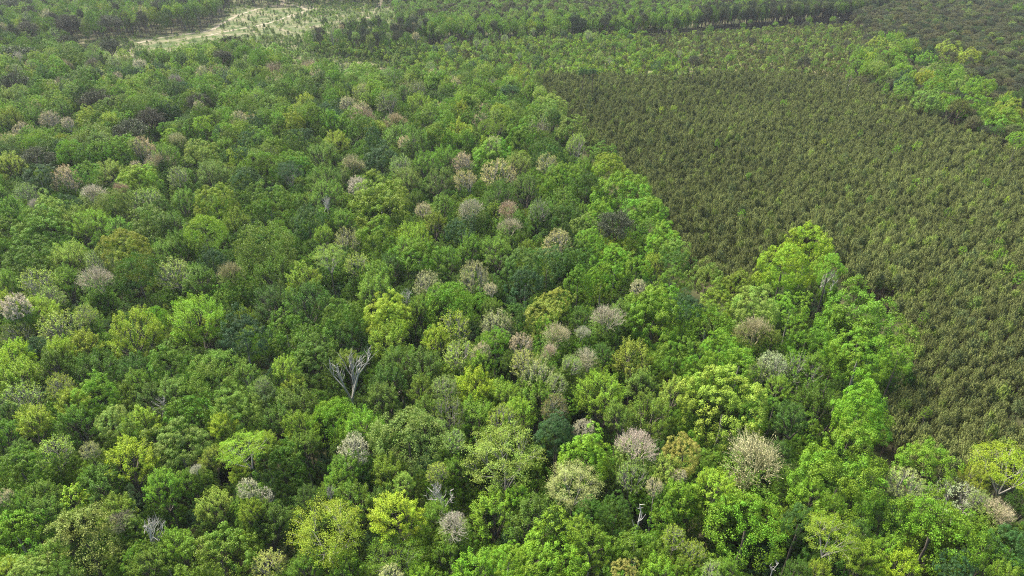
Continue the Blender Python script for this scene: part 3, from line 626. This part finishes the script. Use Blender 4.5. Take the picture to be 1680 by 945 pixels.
placed = []       # x, y, R of every hand-placed tree
STUFF = {}        # mass name -> list of (style, variant, pos, scale, rot, tint, trunkheight)
def put_stuff(mass, st, x, y, R, H, tint, rng, vs=1.0):
    v = int(rng.integers(len(PROTO[st])))
    if st == 'j': pos = (x, y, H - 2.6 * R * vs)
    else: pos = (x, y, H - HALFH[st] * R * vs)
    STUFF.setdefault(mass, []).append((st, v, pos, (R * rng.uniform(.93, 1.07), R * rng.uniform(.93, 1.07), R * vs), rng.uniform(0, 6.28), tint))

def bark_for(st, rng):
    if st == 'n': return PINE_TRUNKS[int(rng.integers(3))]
    if st in 'rxzm' or rng.uniform() < 0.25: return PALE_TRUNKS[int(rng.integers(3))]
    return TRUNKS[int(rng.integers(4))]
PALEW = [trunk_mesh('trunk', wood_material('dead_wood', (0.40, 0.37, 0.33)), 70 + i) for i in range(2)]

def geom(d, i):
    rng = np.random.default_rng(1000 + i); d['rng'] = rng
    st = d['st']; v = {'c': rng.uniform(1.0, 1.28), 'f': rng.uniform(1.05, 1.25), 's': rng.uniform(1.05, 1.35), 'm': rng.uniform(1.05, 1.35), 'l': rng.uniform(.95, 1.1)}.get(st, rng.uniform(.92, 1.1))
    if st == 'c' and d['lm'] == 'talledge': v = 1.7
    hv = HALFH[st] * v
    H = HEIGHT[st] + 2.0 * d['up'] + rng.normal() * 0.8
    if st in 'xzk': H = HEIGHT[st] + d['up']
    R = 5.0
    for _ in range(4):
        x, y, t = at(d['px'], d['py'], H - (0.62 * R if st not in 'xzrk' else 0.9 * hv * R))
        R = d['w'] / 2 * t / F * {'k': 1.0, 'x': 1.4, 'z': 1.2, 'r': 1.1}.get(st, 1.05)
    d.update(x=x, y=y, R=R, H=H, v=v, t=t)

for i, d in enumerate(rows): geom(d, i)

# labels
CN = {'G': 'deep green', 'g': 'mid green', 'b': 'bright green', 'y': 'yellow-green', 'Y': 'lime', 'p': 'pale green', 'P': 'grey-green', 'o': 'olive', 'd': 'dark green', 't': 'tan', 'k': 'pinkish', 'w': 'golden', 's': 'grey', 'n': 'dusky', 'r': 'rusty brown'}
CN2 = {'gb': 'fresh green', 'by': 'bright yellowish green', 'bY': 'vivid lime-green', 'Yb': 'strong lime', 'yp': 'pale yellowish', 'py': 'pale yellowish', 'pY': 'creamy lime', 'gG': 'full green', 'Gg': 'rich green', 'bg': 'clear green', 'yb': 'light green', 'gy': 'warm green', 'yg': 'warm yellowish green', 'sg': 'greyish green', 'kn': 'dusky pink', 'kr': 'reddish', 'kt': 'rosy tan', 'tk': 'pinkish tan', 'sr': 'grey-brown', 'st': 'grey-tan', 'rk': 'rusty pink', 'op': 'dull olive', 'oG': 'dark olive', 'Go': 'dark olive-green', 'og': 'olive green', 'go': 'muted green', 'gp': 'soft green', 'pg': 'soft pale green', 'ty': 'yellowish tan', 'tY': 'creamy lime-tan', 'wy': 'old-gold', 'gt': 'green and tan', 'on': 'dark olive', 'nr': 'dark brown', 'dg': 'blue-green', 'dG': 'very dark green', 'mt': 'tan'}
SN = {'c': 'clumpy-crowned tree', 'f': 'fine-leafed domed tree', 's': 'loose leafy tree', 'l': 'flat-layered tree', 'm': 'thin-leafed twiggy tree', 'r': 'leafless twiggy tree', 'x': 'dead bare-limbed tree', 'z': 'dead pole snag', 'n': 'pine', 'u': 'narrow upright tree'}
lms = [d for d in rows if d['lm']]
def sector(dx, dy):
    a = math.degrees(math.atan2(-dy, dx)) % 360
    return ['right of', 'above and right of', 'above', 'above and left of', 'left of', 'below and left of', 'below', 'below and right of'][int((a + 22.5) // 45) % 8]
used = set()
def auto_label(d):
    look = CN2.get(d['col'], CN.get(d['col'][0]))
    size = 'small ' if d['w'] * d['t'] < 5.6 * F else ('big ' if d['w'] * d['t'] > 11.5 * F else '')
    base = size + look + ' ' + SN.get(d['st'], d.get('noun', 'tree'))
    near = sorted(lms, key=lambda l: (l['px'] - d['px']) ** 2 + (l['py'] - d['py']) ** 2)[:4]
    cands = []
    for l in near: cands.append('%s %s the %s' % (base, sector(d['px'] - l['px'], d['py'] - l['py']), LAND[l['lm']][1]))
    for a, b in ((0, 1), (0, 2), (1, 2)): cands.append('%s near the %s and the %s' % (base, LAND[near[a]['lm']][1], LAND[near[b]['lm']][1]))
    for l in near:
        for o in ('farther', 'farthest'): cands.append('%s, the one %s %s the %s' % (base, o, sector(d['px'] - l['px'], d['py'] - l['py']), LAND[l['lm']][1]))
    for c in cands:
        if len(c.replace(',', '').split()) <= 16 and c not in used: used.add(c); return c
    for c in cands:
        if c not in used: used.add(c); return ' '.join(c.split()[:16])
    return cands[0]

def make_tree(d):
    rng = d['rng']; st = d['st']; nm = NAME[st] if 'kindname' not in d else d['kindname']
    root = bpy.data.objects.new(nm, None); C.objects.link(root)
    root.empty_display_size = 0.5
    root.location = (d['x'], d['y'], 0); root.rotation_euler = (0, 0, rng.uniform(0, 6.28) if st != 'k' else 0.1)
    tag(root, LAND[d['lm']][0] if d['lm'] else auto_label(d), CATEG[nm], GROUP[nm])
    R, v, H = d['R'], d['v'], d['H']; zc = H - HALFH[st] * R * v
    pk = st.upper() if (st in 'cs' and R > 5.6) else st
    pr = PROTO[pk][int(rng.integers(len(PROTO[pk])))]
    tint = mixcol(d['col'], rng)
    cr = mesh_obj('crown', pr['crown'], root, tint if st not in 'xzk' else np.array((0.36, 0.34, 0.29)) * rng.uniform(.8, 1.1))
    cr.location = (0, 0, zc); cr.scale = (R * rng.uniform(.9, 1.1), R * rng.uniform(.9, 1.1), R * v); cr.rotation_euler = (rng.normal() * .09, rng.normal() * .09, 0)
    if st == 'r':         # some leaves already out low in the bare crown
        lf = mesh_obj('leaves', PROTO['m'][int(rng.integers(4))]['crown'], root, mixcol(['g', 'o', 'gp', 'P'][int(rng.integers(4))], rng))
        lf.location = (rng.normal() * .3, rng.normal() * .3, zc - 0.28 * R); lf.scale = (R * .9, R * .9, R * .75)
    if pr['limbs']:
        lb = mesh_obj('limbs', pr['limbs'], root); lb.location = cr.location; lb.scale = cr.scale; lb.rotation_euler = cr.rotation_euler
    start = {'s': -1.15, 'l': -0.95, 'm': -1.15, 'r': -1.0, 'x': -1.15, 'k': -1.15, 'z': -1.3, 'n': -0.9, 'u': -1.6}.get(st)
    top = zc + (start * R * v if start else -0.1 * R)
    tm = bark_for(st, rng) if st not in 'xzk' else PALEW[int(rng.integers(2))]
    tk = mesh_obj('trunk', tm, root); rr = {'x': 0.55, 'k': 0.6, 'z': 0.5, 'r': 0.5}.get(st, 0.62) * (R / 4.5) ** 0.5
    tk.scale = (rr, rr, max(top + 0.25, 2.0))
    placed.append((d['x'], d['y'], R if st in 'csflun' else R * (0.9 if st == 'k' else 0.25), H))
    if st in 'rmx':      # the leafy neighbours that hide the foot of a bare tree
        for k in range(2):
            a = rng.uniform(0, 6.28)
            put_stuff('broadleaf_wood', 'cs'[int(rng.integers(2))], d['x'] + 2.2 * math.cos(a), d['y'] - 1.5 + 2.0 * math.sin(a), max(R * 0.85, 2.8), H - (rng.uniform(1.0, 1.5) if st in 'rm' else rng.uniform(1.9, 2.3)) * R * (1 if st in 'rm' else .7), mixcol(['g', 'Gg', 'gb', 'go'][int(rng.integers(4))], rng), rng, 1.3)
    return root

for d in rows:
    if d.get('stuff'):
        put_stuff('broadleaf_wood', d['st'], d['x'], d['y'], d['R'], d['H'], mixcol(d['col'], d['rng']), d['rng'], d['v'])
        placed.append((d['x'], d['y'], d['R'], d['H']))
    else: make_tree(d)

# bright saplings standing among the plantation pines
for i, ch in enumerate(SAPLINGS.split('|')):
    t = ch.split(); rng = np.random.default_rng(3000 + i)
    x, y, dep = at(float(t[0]), float(t[1]), 9.5); R = float(t[2]) / 2 * dep / F
    d = dict(px=float(t[0]), py=float(t[1]), w=float(t[2]), st='u', col=t[3], up=0, lm=None, x=x, y=y, t=dep, R=min(R * 1.25, 3.0), H=13.2, v=0.9, rng=rng, kindname='sapling')
    make_tree(d)
LM_SN = SN
placed_a = np.array(placed)

def far_from(pts, arr, k, extra=0.0):
    keep = np.ones(len(pts), bool)
    for s in range(0, len(pts), 400):
        q = pts[s:s + 400]
        dd = np.hypot(q[:, None, 0] - arr[None, :, 0], q[:, None, 1] - arr[None, :, 1])
        keep[s:s + 400] = (dd > arr[None, :, 2] * k + extra).all(1)
    return keep
def nearest(pts, arr):
    out = np.empty(len(pts))
    for s in range(0, len(pts), 400):
        q = pts[s:s + 400]
        out[s:s + 400] = np.hypot(q[:, None, 0] - arr[None, :, 0], q[:, None, 1] - arr[None, :, 1]).min(1)
    return out

# ------------------------------------------------------------------ the rest of the broadleaf wood
rng = np.random.default_rng(11)
pts = np.vstack([scatter(HARD, 5.9, rng), scatter(HARD2, 7.4, rng), scatter(STRIP, 7.4, rng)])
big = placed_a[placed_a[:, 3] > 14]
pts = pts[far_from(pts, big, 0.62, 1.2)]
nd = nearest(pts, big)
PAL = ['g', 'g', 'gb', 'G', 'Gg', 'b', 'by', 'y', 'og', 'p', 'gP', 'd', 'b', 'yp', 'Yb', 'go', 'gb', 'b', 'gy', 'gG']
patch = rng.uniform(0, 1, 4096)
for (x, y), dn in zip(pts, nd):
    near = dn < 13
    R = rng.uniform(3.0, 5.6) * (1.35 if rng.uniform() < .14 else 1) if not near else rng.uniform(2.6, 4.2)
    H = rng.normal(19.6, 2.1) + max(0, R - 5.4) * 1.2 if not near else rng.uniform(11, 15.5)
    u = rng.uniform()
    st = 'c' if u < .56 else 's' if u < .75 else 'f' if u < .86 else 'l' if u < .92 else 'm' if u < .998 else 'r'
    if near and st in 'mr': st = 's'
    col = PAL[int(rng.integers(len(PAL)))] if not near else ['Gg', 'gb', 'g', 'gy', 'Go', 'g', 'G'][int(rng.integers(7))]
    if st == 'r': col = ['t', 'ts', 's', 'kt', 'to'][int(rng.integers(5))]
    if st == 'm': col = ['p', 'yp', 't', 'P', 'tk'][int(rng.integers(5))]
    q = pix(x, y, 18)
    if q[1] < 75 and q[0] < 420 and rng.uniform() < 0.16: st, col, H, R = 'n', 'n', H + 2, R * 0.9
    put_stuff('broadleaf_wood', st, x, y, R, H, mixcol(col, rng), rng, rng.uniform(1.1, 1.5) * (1.3 if q[1] < 70 else 1))

# low dark growth under the trees
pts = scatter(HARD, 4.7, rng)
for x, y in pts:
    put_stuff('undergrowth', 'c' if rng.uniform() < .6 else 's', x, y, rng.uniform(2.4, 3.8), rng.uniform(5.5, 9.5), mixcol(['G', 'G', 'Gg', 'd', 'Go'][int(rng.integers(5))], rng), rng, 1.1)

# ------------------------------------------------------------------ pine plantation
pts = scatter(PLANT, 2.45, rng, 0.36)
pts = pts[far_from(pts, big, 0.66, 0.6)]
pts = pts[far_from(pts, placed_a[placed_a[:, 3] < 14], 0.8, 0.4)]
# a few small openings, as in the photo
gaps = np.array([at(px, py, 8)[:2] + (r,) for px, py, r in ((1485, 578, 2.6), (1340, 395, 1.5), (1598, 385, 3.6), (1585, 415, 3.0), (1655, 415, 3.2), (1295, 165, 4.0), (1230, 140, 5.0), (1400, 470, 2.6), (1668, 640, 3.4), (1672, 690, 3.4), (1560, 345, 2.6), (1150, 425, 3), (1115, 435, 2.5), (1470, 630, 2.4), (1455, 480, 3), (1250, 165, 3), (1535, 190, 2.6))])
pts = pts[far_from(pts, gaps, 1.0)]
q = np.array([pix(x, y, 10) for x, y in pts])
# visible size: nearest first
infr = (q[:, 0] > -10) & (q[:, 0] < 1690) & (q[:, 1] > 0) & (q[:, 1] < 960)
order = np.argsort(np.where(infr, q[:, 2], 1e9))
indiv = set(order[:300].tolist())
shared_label = 'young olive-brown pine in the dense even stand at the lower right'
def pine_tint(rng, q):
    base = np.array((0.150, 0.186, 0.053)) * rng.uniform(0.70, 1.32)
    if rng.uniform() < 0.10: base = base * np.array((1.25, 1.45, 0.9))
    if rng.uniform() < 0.10: base = base * np.array((0.75, 0.85, 0.95))
    return base
first = None
for i, (x, y) in enumerate(pts):
    R = rng.uniform(1.35, 2.2); n1 = math.sin(x * .045 + 1.3 * math.sin(y * .03)) * math.sin(y * .05 + x * .012)
    H = 10.6 + 1.5 * n1 + rng.normal() * 1.0; vs = rng.uniform(.95, 1.25); tint = pine_tint(rng, q[i]) * (1 + .12 * n1)
    if i in indiv:
        root = bpy.data.objects.new('young_pine', None); C.objects.link(root); root.location = (x, y, 0); root.rotation_euler = (0, 0, rng.uniform(0, 6.28))
        tag(root, shared_label, 'young pine', 'young plantation pines at the lower right')
        cr = mesh_obj('crown', PROTO['j'][int(rng.integers(6))]['crown'], root, tint)
        cr.location = (0, 0, H - 2.6 * R * vs); cr.scale = (R, R, R * vs)
        tk = mesh_obj('trunk', PINE_TRUNKS[int(rng.integers(3))], root); tk.scale = (.2, .2, H - 1.2)
    else: put_stuff('pine_plantation', 'j', x, y, R, H, tint, rng, vs)

# ------------------------------------------------------------------ farther stands
def fill(mass, poly, sp_, Rr, Hr, styles, cols, seed, vs=(.9, 1.15), avoid=True, dens=1.0):
    rng = np.random.default_rng(seed); pts = scatter(poly, sp_, rng)
    if avoid: pts = pts[far_from(pts, placed_a, 0.7, 0.5)]
    for x, y in pts:
        if rng.uniform() > dens: continue
        st = styles[int(rng.integers(len(styles)))]; cs = cols[st] if isinstance(cols, dict) else cols
        put_stuff(mass, st, x, y, rng.uniform(*Rr), rng.uniform(*Hr), mixcol(cs[int(rng.integers(len(cs)))], rng), rng, rng.uniform(*vs))
fill('scrub_growth', SCRUB, 3.1, (1.1, 2.1), (3.5, 8.5), ['u', 'u', 's', 'j', 'e', 'j'], {'u': ['b', 'Y', 'Yb', 'by'], 'c': ['Yb', 'b'], 's': ['b', 'Yb', 'Y'], 'e': ['Yb', 'b', 'y'], 'j': ['v', 'b']}, 21, dens=.82)
fill('scrub_growth', SCRUB, 17, (2.6, 4.2), (9, 14), ['s', 'c', 'u', 'm'], ['g', 'b', 'p', 'P', 'd'], 22, dens=.8)
fill('young_growth', BROWN, 3.4, (1.1, 1.8), (3, 5.5), ['j', 'j', 'j', 'e'], {'j': ['vo', 'v', 'vp', 'op'], 'e': ['yp', 'g', 'p']}, 23, dens=.97)
fill('young_growth', BROWN, 26, (2.2, 3.4), (8, 13), ['n', 's', 'c'], {'n': ['n'], 's': ['b', 'g'], 'c': ['g']}, 24)
fill('far_pine_forest', PINEW, 5.4, (2.3, 3.9), (11, 17), ['n', 'n', 'n', 'n', 'n', 'j', 'n', 'n', 's'], {'n': ['nv', 'n', 'nd', 'nP', 'nv'], 'j': ['v', 'nP'], 's': ['g', 'G', 'P']}, 25)
fill('far_pine_forest', ROWP, 4.6, (2.6, 3.6), (16, 20), ['n', 'n', 'n', 's'], {'n': ['n', 'nd', 'nP'], 's': ['g', 'b', 'p']}, 26, vs=(2.0, 2.8))
fill('far_broadleaf_forest', ROWD, 5.0, (3.0, 4.4), (13, 19), ['c', 's', 'c', 'n', 'u'], {'c': ['b', 'gb', 'bp', 'by'], 's': ['p', 'b', 'y', 'b'], 'u': ['b', 'bp'], 'n': ['n', 'nd']}, 27, vs=(1.3, 1.9))
fill('far_broadleaf_forest', STAND, 9.0, (2.4, 3.8), (13, 20), ['n', 'm', 's', 'c', 'n'], {'n': ['n', 'nd'], 'm': ['P', 'p', 't'], 's': ['b', 'p', 'gP'], 'c': ['g', 'b', 'G']}, 28, vs=(1.3, 2))
fill('far_broadleaf_forest', STAND, 3.4, (1.4, 2.4), (4, 8), ['e', 'u', 's'], ['g', 'b', 'p', 'y'], 29)
fill('far_broadleaf_forest', FAR, 5.2, (2.0, 3.6), (6, 12), ['u', 's', 'c', 'n', 'j'], {'u': ['b', 'gp'], 's': ['p', 'b', 'gp'], 'c': ['g', 'b'], 'n': ['n', 'nv'], 'j': ['v', 'op']}, 30)
fill('far_broadleaf_forest', TOP, 9.5, (4.2, 6.0), (15, 21), ['c', 's', 'n', 'c'], {'c': ['g', 'b', 'G'], 's': ['gp', 'p', 'g'], 'n': ['n', 'nd']}, 31)
# scattered scrub in the clearing
TRACKS = [([(225, 71), (262, 62), (300, 57), (345, 51), (362, 40), (390, 25), (425, 14), (462, 8), (466, 2), (455, -10)], 4.2),
          ([(335, 60), (380, 50), (425, 42), (455, 34), (480, 24), (508, 17), (478, 7)], 4.0), ([(462, 8), (490, 10), (515, 14), (550, 17)], 5.0), ([(622, 14), (626, 0), (630, -8)], 3.2)]
def poly_dist(pts, line):
    dm = np.full(len(pts), 1e9)
    for a, b in zip(line[:-1], line[1:]):
        ab = b - a; t = np.clip(((pts - a) @ ab) / (ab @ ab), 0, 1); dm = np.minimum(dm, np.linalg.norm(pts - (a + t[:, None] * ab), axis=1))
    return dm
rng = np.random.default_rng(33)
pts = scatter(CLEAR, 3.2, rng); keep = far_from(pts, placed_a, 0.8, 0.5)
for pl, wd in TRACKS: keep &= poly_dist(pts, P(pl, 0)) > wd / 2 + 1.5
pts = pts[keep]
for x, y in pts:
    qx, qy, _ = pix(x, y, 0)
    dens = 0.22 if (qy < 60 and qx < 560) else 0.6
    if 225 < qx < 400 and qy > 50: dens = 0.08
    if qx > 430 and qy > 62: dens = 1.3
    if qx > 480 and qy < 40: dens = 0.55
    n1 = 0.5 + 0.5 * math.sin(x * .06) * math.sin(y * .035 + 1)
    if rng.uniform() < dens * (0.5 + n1):
        u = rng.uniform(); st = 'e' if u < .45 else 'u' if u < .8 else 'j' if u < .95 else 'm'
        R = rng.uniform(.7, 1.7); put_stuff('clearing_scrub', st, x, y, R, max(R * 1.9, rng.uniform(1.8, 6.5)) if st != 'e' else R * 1.7, mixcol(['g', 'p', 'gp', 'y', 'b', 'G', 'P'][int(rng.integers(7))], rng), rng)

# ------------------------------------------------------------------ turn each mass into ONE object
SRC = {}
def src(st, v, part):
    k = (st, v, part)
    if k not in SRC: SRC[k] = bpy.data.objects.new('source_' + st, PROTO[st][v][part])
    return SRC[k]
TRSRC = [bpy.data.objects.new('source_trunk', TRUNKS[0]), bpy.data.objects.new('source_trunk', PALE_TRUNKS[0]), bpy.data.objects.new('source_trunk', PINE_TRUNKS[0])]
def build_mass(name, items, label, cat, trunks=True):
    ents = []
    kinds = {}
    for (st, v, pos, scl, rot, tint) in items:
        ents.append((('c', st, v), pos, scl, rot, tint))
        if PROTO[st][v]['limbs'] and st in 'slmnu' : ents.append((('l', st, v), pos, scl, rot, tint))
        if trunks and pos[2] > 5:
            k = 2 if st in 'nj' else (1 if st in 'mr' else 0); r = 0.42 * (scl[0] / 4) ** .5
            ents.append((('t', k, 0), (pos[0], pos[1], 0), (r, r, pos[2] - 0.5 * scl[2]), rot, tint))
    keys = sorted({e[0] for e in ents}, key=str); kid = {k: i for i, k in enumerate(keys)}
    me = bpy.data.meshes.new(name); n = len(ents); me.vertices.add(n)
    me.vertices.foreach_set('co', np.array([e[1] for e in ents], dtype=np.float32).ravel())
    def att(nm, ty, fld, arr): a = me.attributes.new(nm, ty, 'POINT'); a.data.foreach_set(fld, np.ascontiguousarray(arr).ravel())
    att('kid', 'INT', 'value', np.array([kid[e[0]] for e in ents], dtype=np.int32))
    att('scl', 'FLOAT_VECTOR', 'vector', np.array([e[2] for e in ents], dtype=np.float32))
    att('rot', 'FLOAT_VECTOR', 'vector', np.array([(0, 0, e[3]) for e in ents], dtype=np.float32))
    att('tint', 'FLOAT_VECTOR', 'vector', np.array([e[4] for e in ents], dtype=np.float32))
    o = bpy.data.objects.new(name, me); C.objects.link(o); tag(o, label, cat, None, 'stuff')
    ng = bpy.data.node_groups.new('spread_' + name, 'GeometryNodeTree')
    ng.interface.new_socket('Geometry', in_out='INPUT', socket_type='NodeSocketGeometry'); ng.interface.new_socket('Geometry', in_out='OUTPUT', socket_type='NodeSocketGeometry')
    N, L = ng.nodes.new, ng.links.new
    gi, go, jo = N('NodeGroupInput'), N('NodeGroupOutput'), N('GeometryNodeJoinGeometry')
    def named(nm, ty):
        a = N('GeometryNodeInputNamedAttribute'); a.data_type = ty; a.inputs['Name'].default_value = nm; return a
    ak, as_, ar = named('kid', 'INT'), named('scl', 'FLOAT_VECTOR'), named('rot', 'FLOAT_VECTOR')
    for k in keys:
        ob = TRSRC[k[1]] if k[0] == 't' else src(k[1], k[2], 'crown' if k[0] == 'c' else 'limbs')
        cmp_ = N('FunctionNodeCompare'); cmp_.data_type = 'INT'; cmp_.operation = 'EQUAL'
        L(ak.outputs['Attribute'], cmp_.inputs[2]); cmp_.inputs[3].default_value = kid[k]
        oi = N('GeometryNodeObjectInfo'); oi.inputs['Object'].default_value = ob; oi.inputs['As Instance'].default_value = True
        ip = N('GeometryNodeInstanceOnPoints')
        L(gi.outputs[0], ip.inputs['Points']); L(cmp_.outputs[0], ip.inputs['Selection']); L(oi.outputs['Geometry'], ip.inputs['Instance'])
        L(ar.outputs['Attribute'], ip.inputs['Rotation']); L(as_.outputs['Attribute'], ip.inputs['Scale'])
        L(ip.outputs[0], jo.inputs[0])
    L(jo.outputs[0], go.inputs[0])
    md = o.modifiers.new('spread', 'NODES'); md.node_group = ng
    return o
MASS = {
 'broadleaf_wood': ('the rest of the green spring wood behind and between the larger crowns', 'woodland'),
 'undergrowth': ('dark low growth in the gaps under the broadleaf trees', 'undergrowth'),
 'pine_plantation': ('evenly packed brown-green young pine plantation filling the right side', 'pine plantation'),
 'scrub_growth': ('lime green scrub and young trees beyond the plantation', 'scrub'),
 'young_growth': ('pale brown-green field of very young pines beyond the plantation', 'young pines'),
 'far_pine_forest': ('dark dull pine forest at the upper right', 'pine forest'),
 'far_broadleaf_forest': ('hazy green mixed forest along the top of the photo', 'forest'),
 'clearing_scrub': ('scattered low bushes over the pale clearing', 'scrub'),
}
for k, items in STUFF.items(): build_mass(k, items, *MASS[k]); print(k, len(items))

# ------------------------------------------------------------------ ground
def ground_mat(name, cols, scale, rough=0.95):
    m, nt, N, L = new_mat(name)
    out = N('ShaderNodeOutputMaterial'); pr = N('ShaderNodeBsdfPrincipled'); pr.inputs['Roughness'].default_value = rough; pr.inputs['Specular IOR Level'].default_value = 0.1
    tc = N('ShaderNodeTexCoord'); n1 = N('ShaderNodeTexNoise'); n1.inputs['Scale'].default_value = scale; n1.inputs['Detail'].default_value = 8; n1.inputs['Roughness'].default_value = 0.7
    L(tc.outputs['Object'], n1.inputs['Vector'])
    cr = N('ShaderNodeValToRGB'); cr.color_ramp.elements[0].position = 0.38; cr.color_ramp.elements[1].position = 0.62
    cr.color_ramp.elements[0].color = (*cols[0], 1); cr.color_ramp.elements[1].color = (*cols[-1], 1)
    for i, c in enumerate(cols[1:-1]):
        e = cr.color_ramp.elements.new(0.38 + 0.24 * (i + 1) / (len(cols) - 1)); e.color = (*c, 1)
    L(n1.outputs[0], cr.inputs[0]); L(cr.outputs[0], pr.inputs['Base Color']); L(pr.outputs[0], out.inputs[0])
    return m
def sheet(name, poly, z, m):
    me = bpy.data.meshes.new(name); me.from_pydata([(x, y, z) for x, y in poly], [], [tuple(range(len(poly)))]); me.update(); me.materials.append(m)
    if me.polygons[0].normal.z < 0: me.flip_normals()
    o = bpy.data.objects.new(name, me); C.objects.link(o); o['kind'] = 'structure'; return o
sheet('ground', [(-6000, -3000), (6000, -3000), (6000, 7000), (-6000, 7000)], 0, ground_mat('forest_floor', [(0.030, 0.045, 0.015), (0.055, 0.06, 0.025), (0.09, 0.075, 0.045)], 0.08))
# a bare clearing, wavy edges hidden under its scrub
sheet('clearing', CLEAR, 0.04, ground_mat('pale_clearing', [(0.045, 0.07, 0.02), (0.075, 0.095, 0.034), (0.12, 0.12, 0.06), (0.19, 0.165, 0.105)], 0.06))
sheet('scrub_ground', np.vstack([BROWN]), 0.04, ground_mat('straw_ground', [(0.07, 0.09, 0.028), (0.12, 0.12, 0.05), (0.17, 0.145, 0.08)], 0.07))
sheet('scrub_ground', np.vstack([SCRUB]), 0.06, ground_mat('green_scrub_ground', [(0.06, 0.12, 0.02), (0.12, 0.17, 0.04), (0.17, 0.15, 0.08)], 0.07))
MT = ground_mat('pale_track', [(0.15, 0.135, 0.08), (0.22, 0.19, 0.13), (0.32, 0.28, 0.21)], 0.3)
def ribbon(name, line, wd, z, m):
    pts = P(line, 0); fine = []
    for a, b in zip(pts[:-1], pts[1:]):
        for t in np.linspace(0, 1, 6, endpoint=False): fine.append(a + (b - a) * t)
    fine.append(pts[-1]); fine = np.array(fine)
    for _ in range(3): fine[1:-1] = (fine[:-2] + 2 * fine[1:-1] + fine[2:]) / 4
    r = np.random.default_rng(5); tg = np.gradient(fine, axis=0); nn = unit(np.stack([-tg[:, 1], tg[:, 0]], 1))
    hw = wd / 2 * r.uniform(.75, 1.3, (len(fine), 1)); a = fine + nn * hw; b = fine - nn * hw; n = len(fine)
    V = [(x, y, z) for x, y in a] + [(x, y, z) for x, y in b]
    me = bpy.data.meshes.new(name); me.from_pydata(V, [], [(i, i + 1, n + i + 1, n + i) for i in range(n - 1)]); me.update(); me.materials.append(m)
    if me.polygons[0].normal.z < 0: me.flip_normals()
    o = bpy.data.objects.new(name, me); C.objects.link(o); o['kind'] = 'structure'
for i, (pl, wd) in enumerate(TRACKS): ribbon('dirt_track', pl, wd * 0.85, 0.10 + 0.01 * i, MT)

# ------------------------------------------------------------------ air
if HAZE > 0:
    me = bpy.data.meshes.new('haze')
    x0, x1, y0, y1, z0, z1 = -1400, 1400, -150, 1500, -1, CAMH + 6
    v = [(x, y, z) for z in (z0, z1) for y in (y0, y1) for x in (x0, x1)]
    me.from_pydata(v, [], [(0, 2, 3, 1), (4, 5, 7, 6), (0, 1, 5, 4), (2, 6, 7, 3), (0, 4, 6, 2), (1, 3, 7, 5)])
    m, nt, N, L = new_mat('haze'); out = N('ShaderNodeOutputMaterial'); pv = N('ShaderNodeVolumePrincipled')
    pv.inputs['Color'].default_value = (0.86, 0.92, 1.0, 1); pv.inputs['Density'].default_value = HAZE; pv.inputs['Anisotropy'].default_value = 0.2
    L(pv.outputs[0], out.inputs['Volume']); me.materials.append(m)
    o = bpy.data.objects.new('haze', me); C.objects.link(o); o['kind'] = 'stuff'; tag(o, 'thin pale haze hanging over the far forest', 'haze')
print('objects', len(sc.objects))
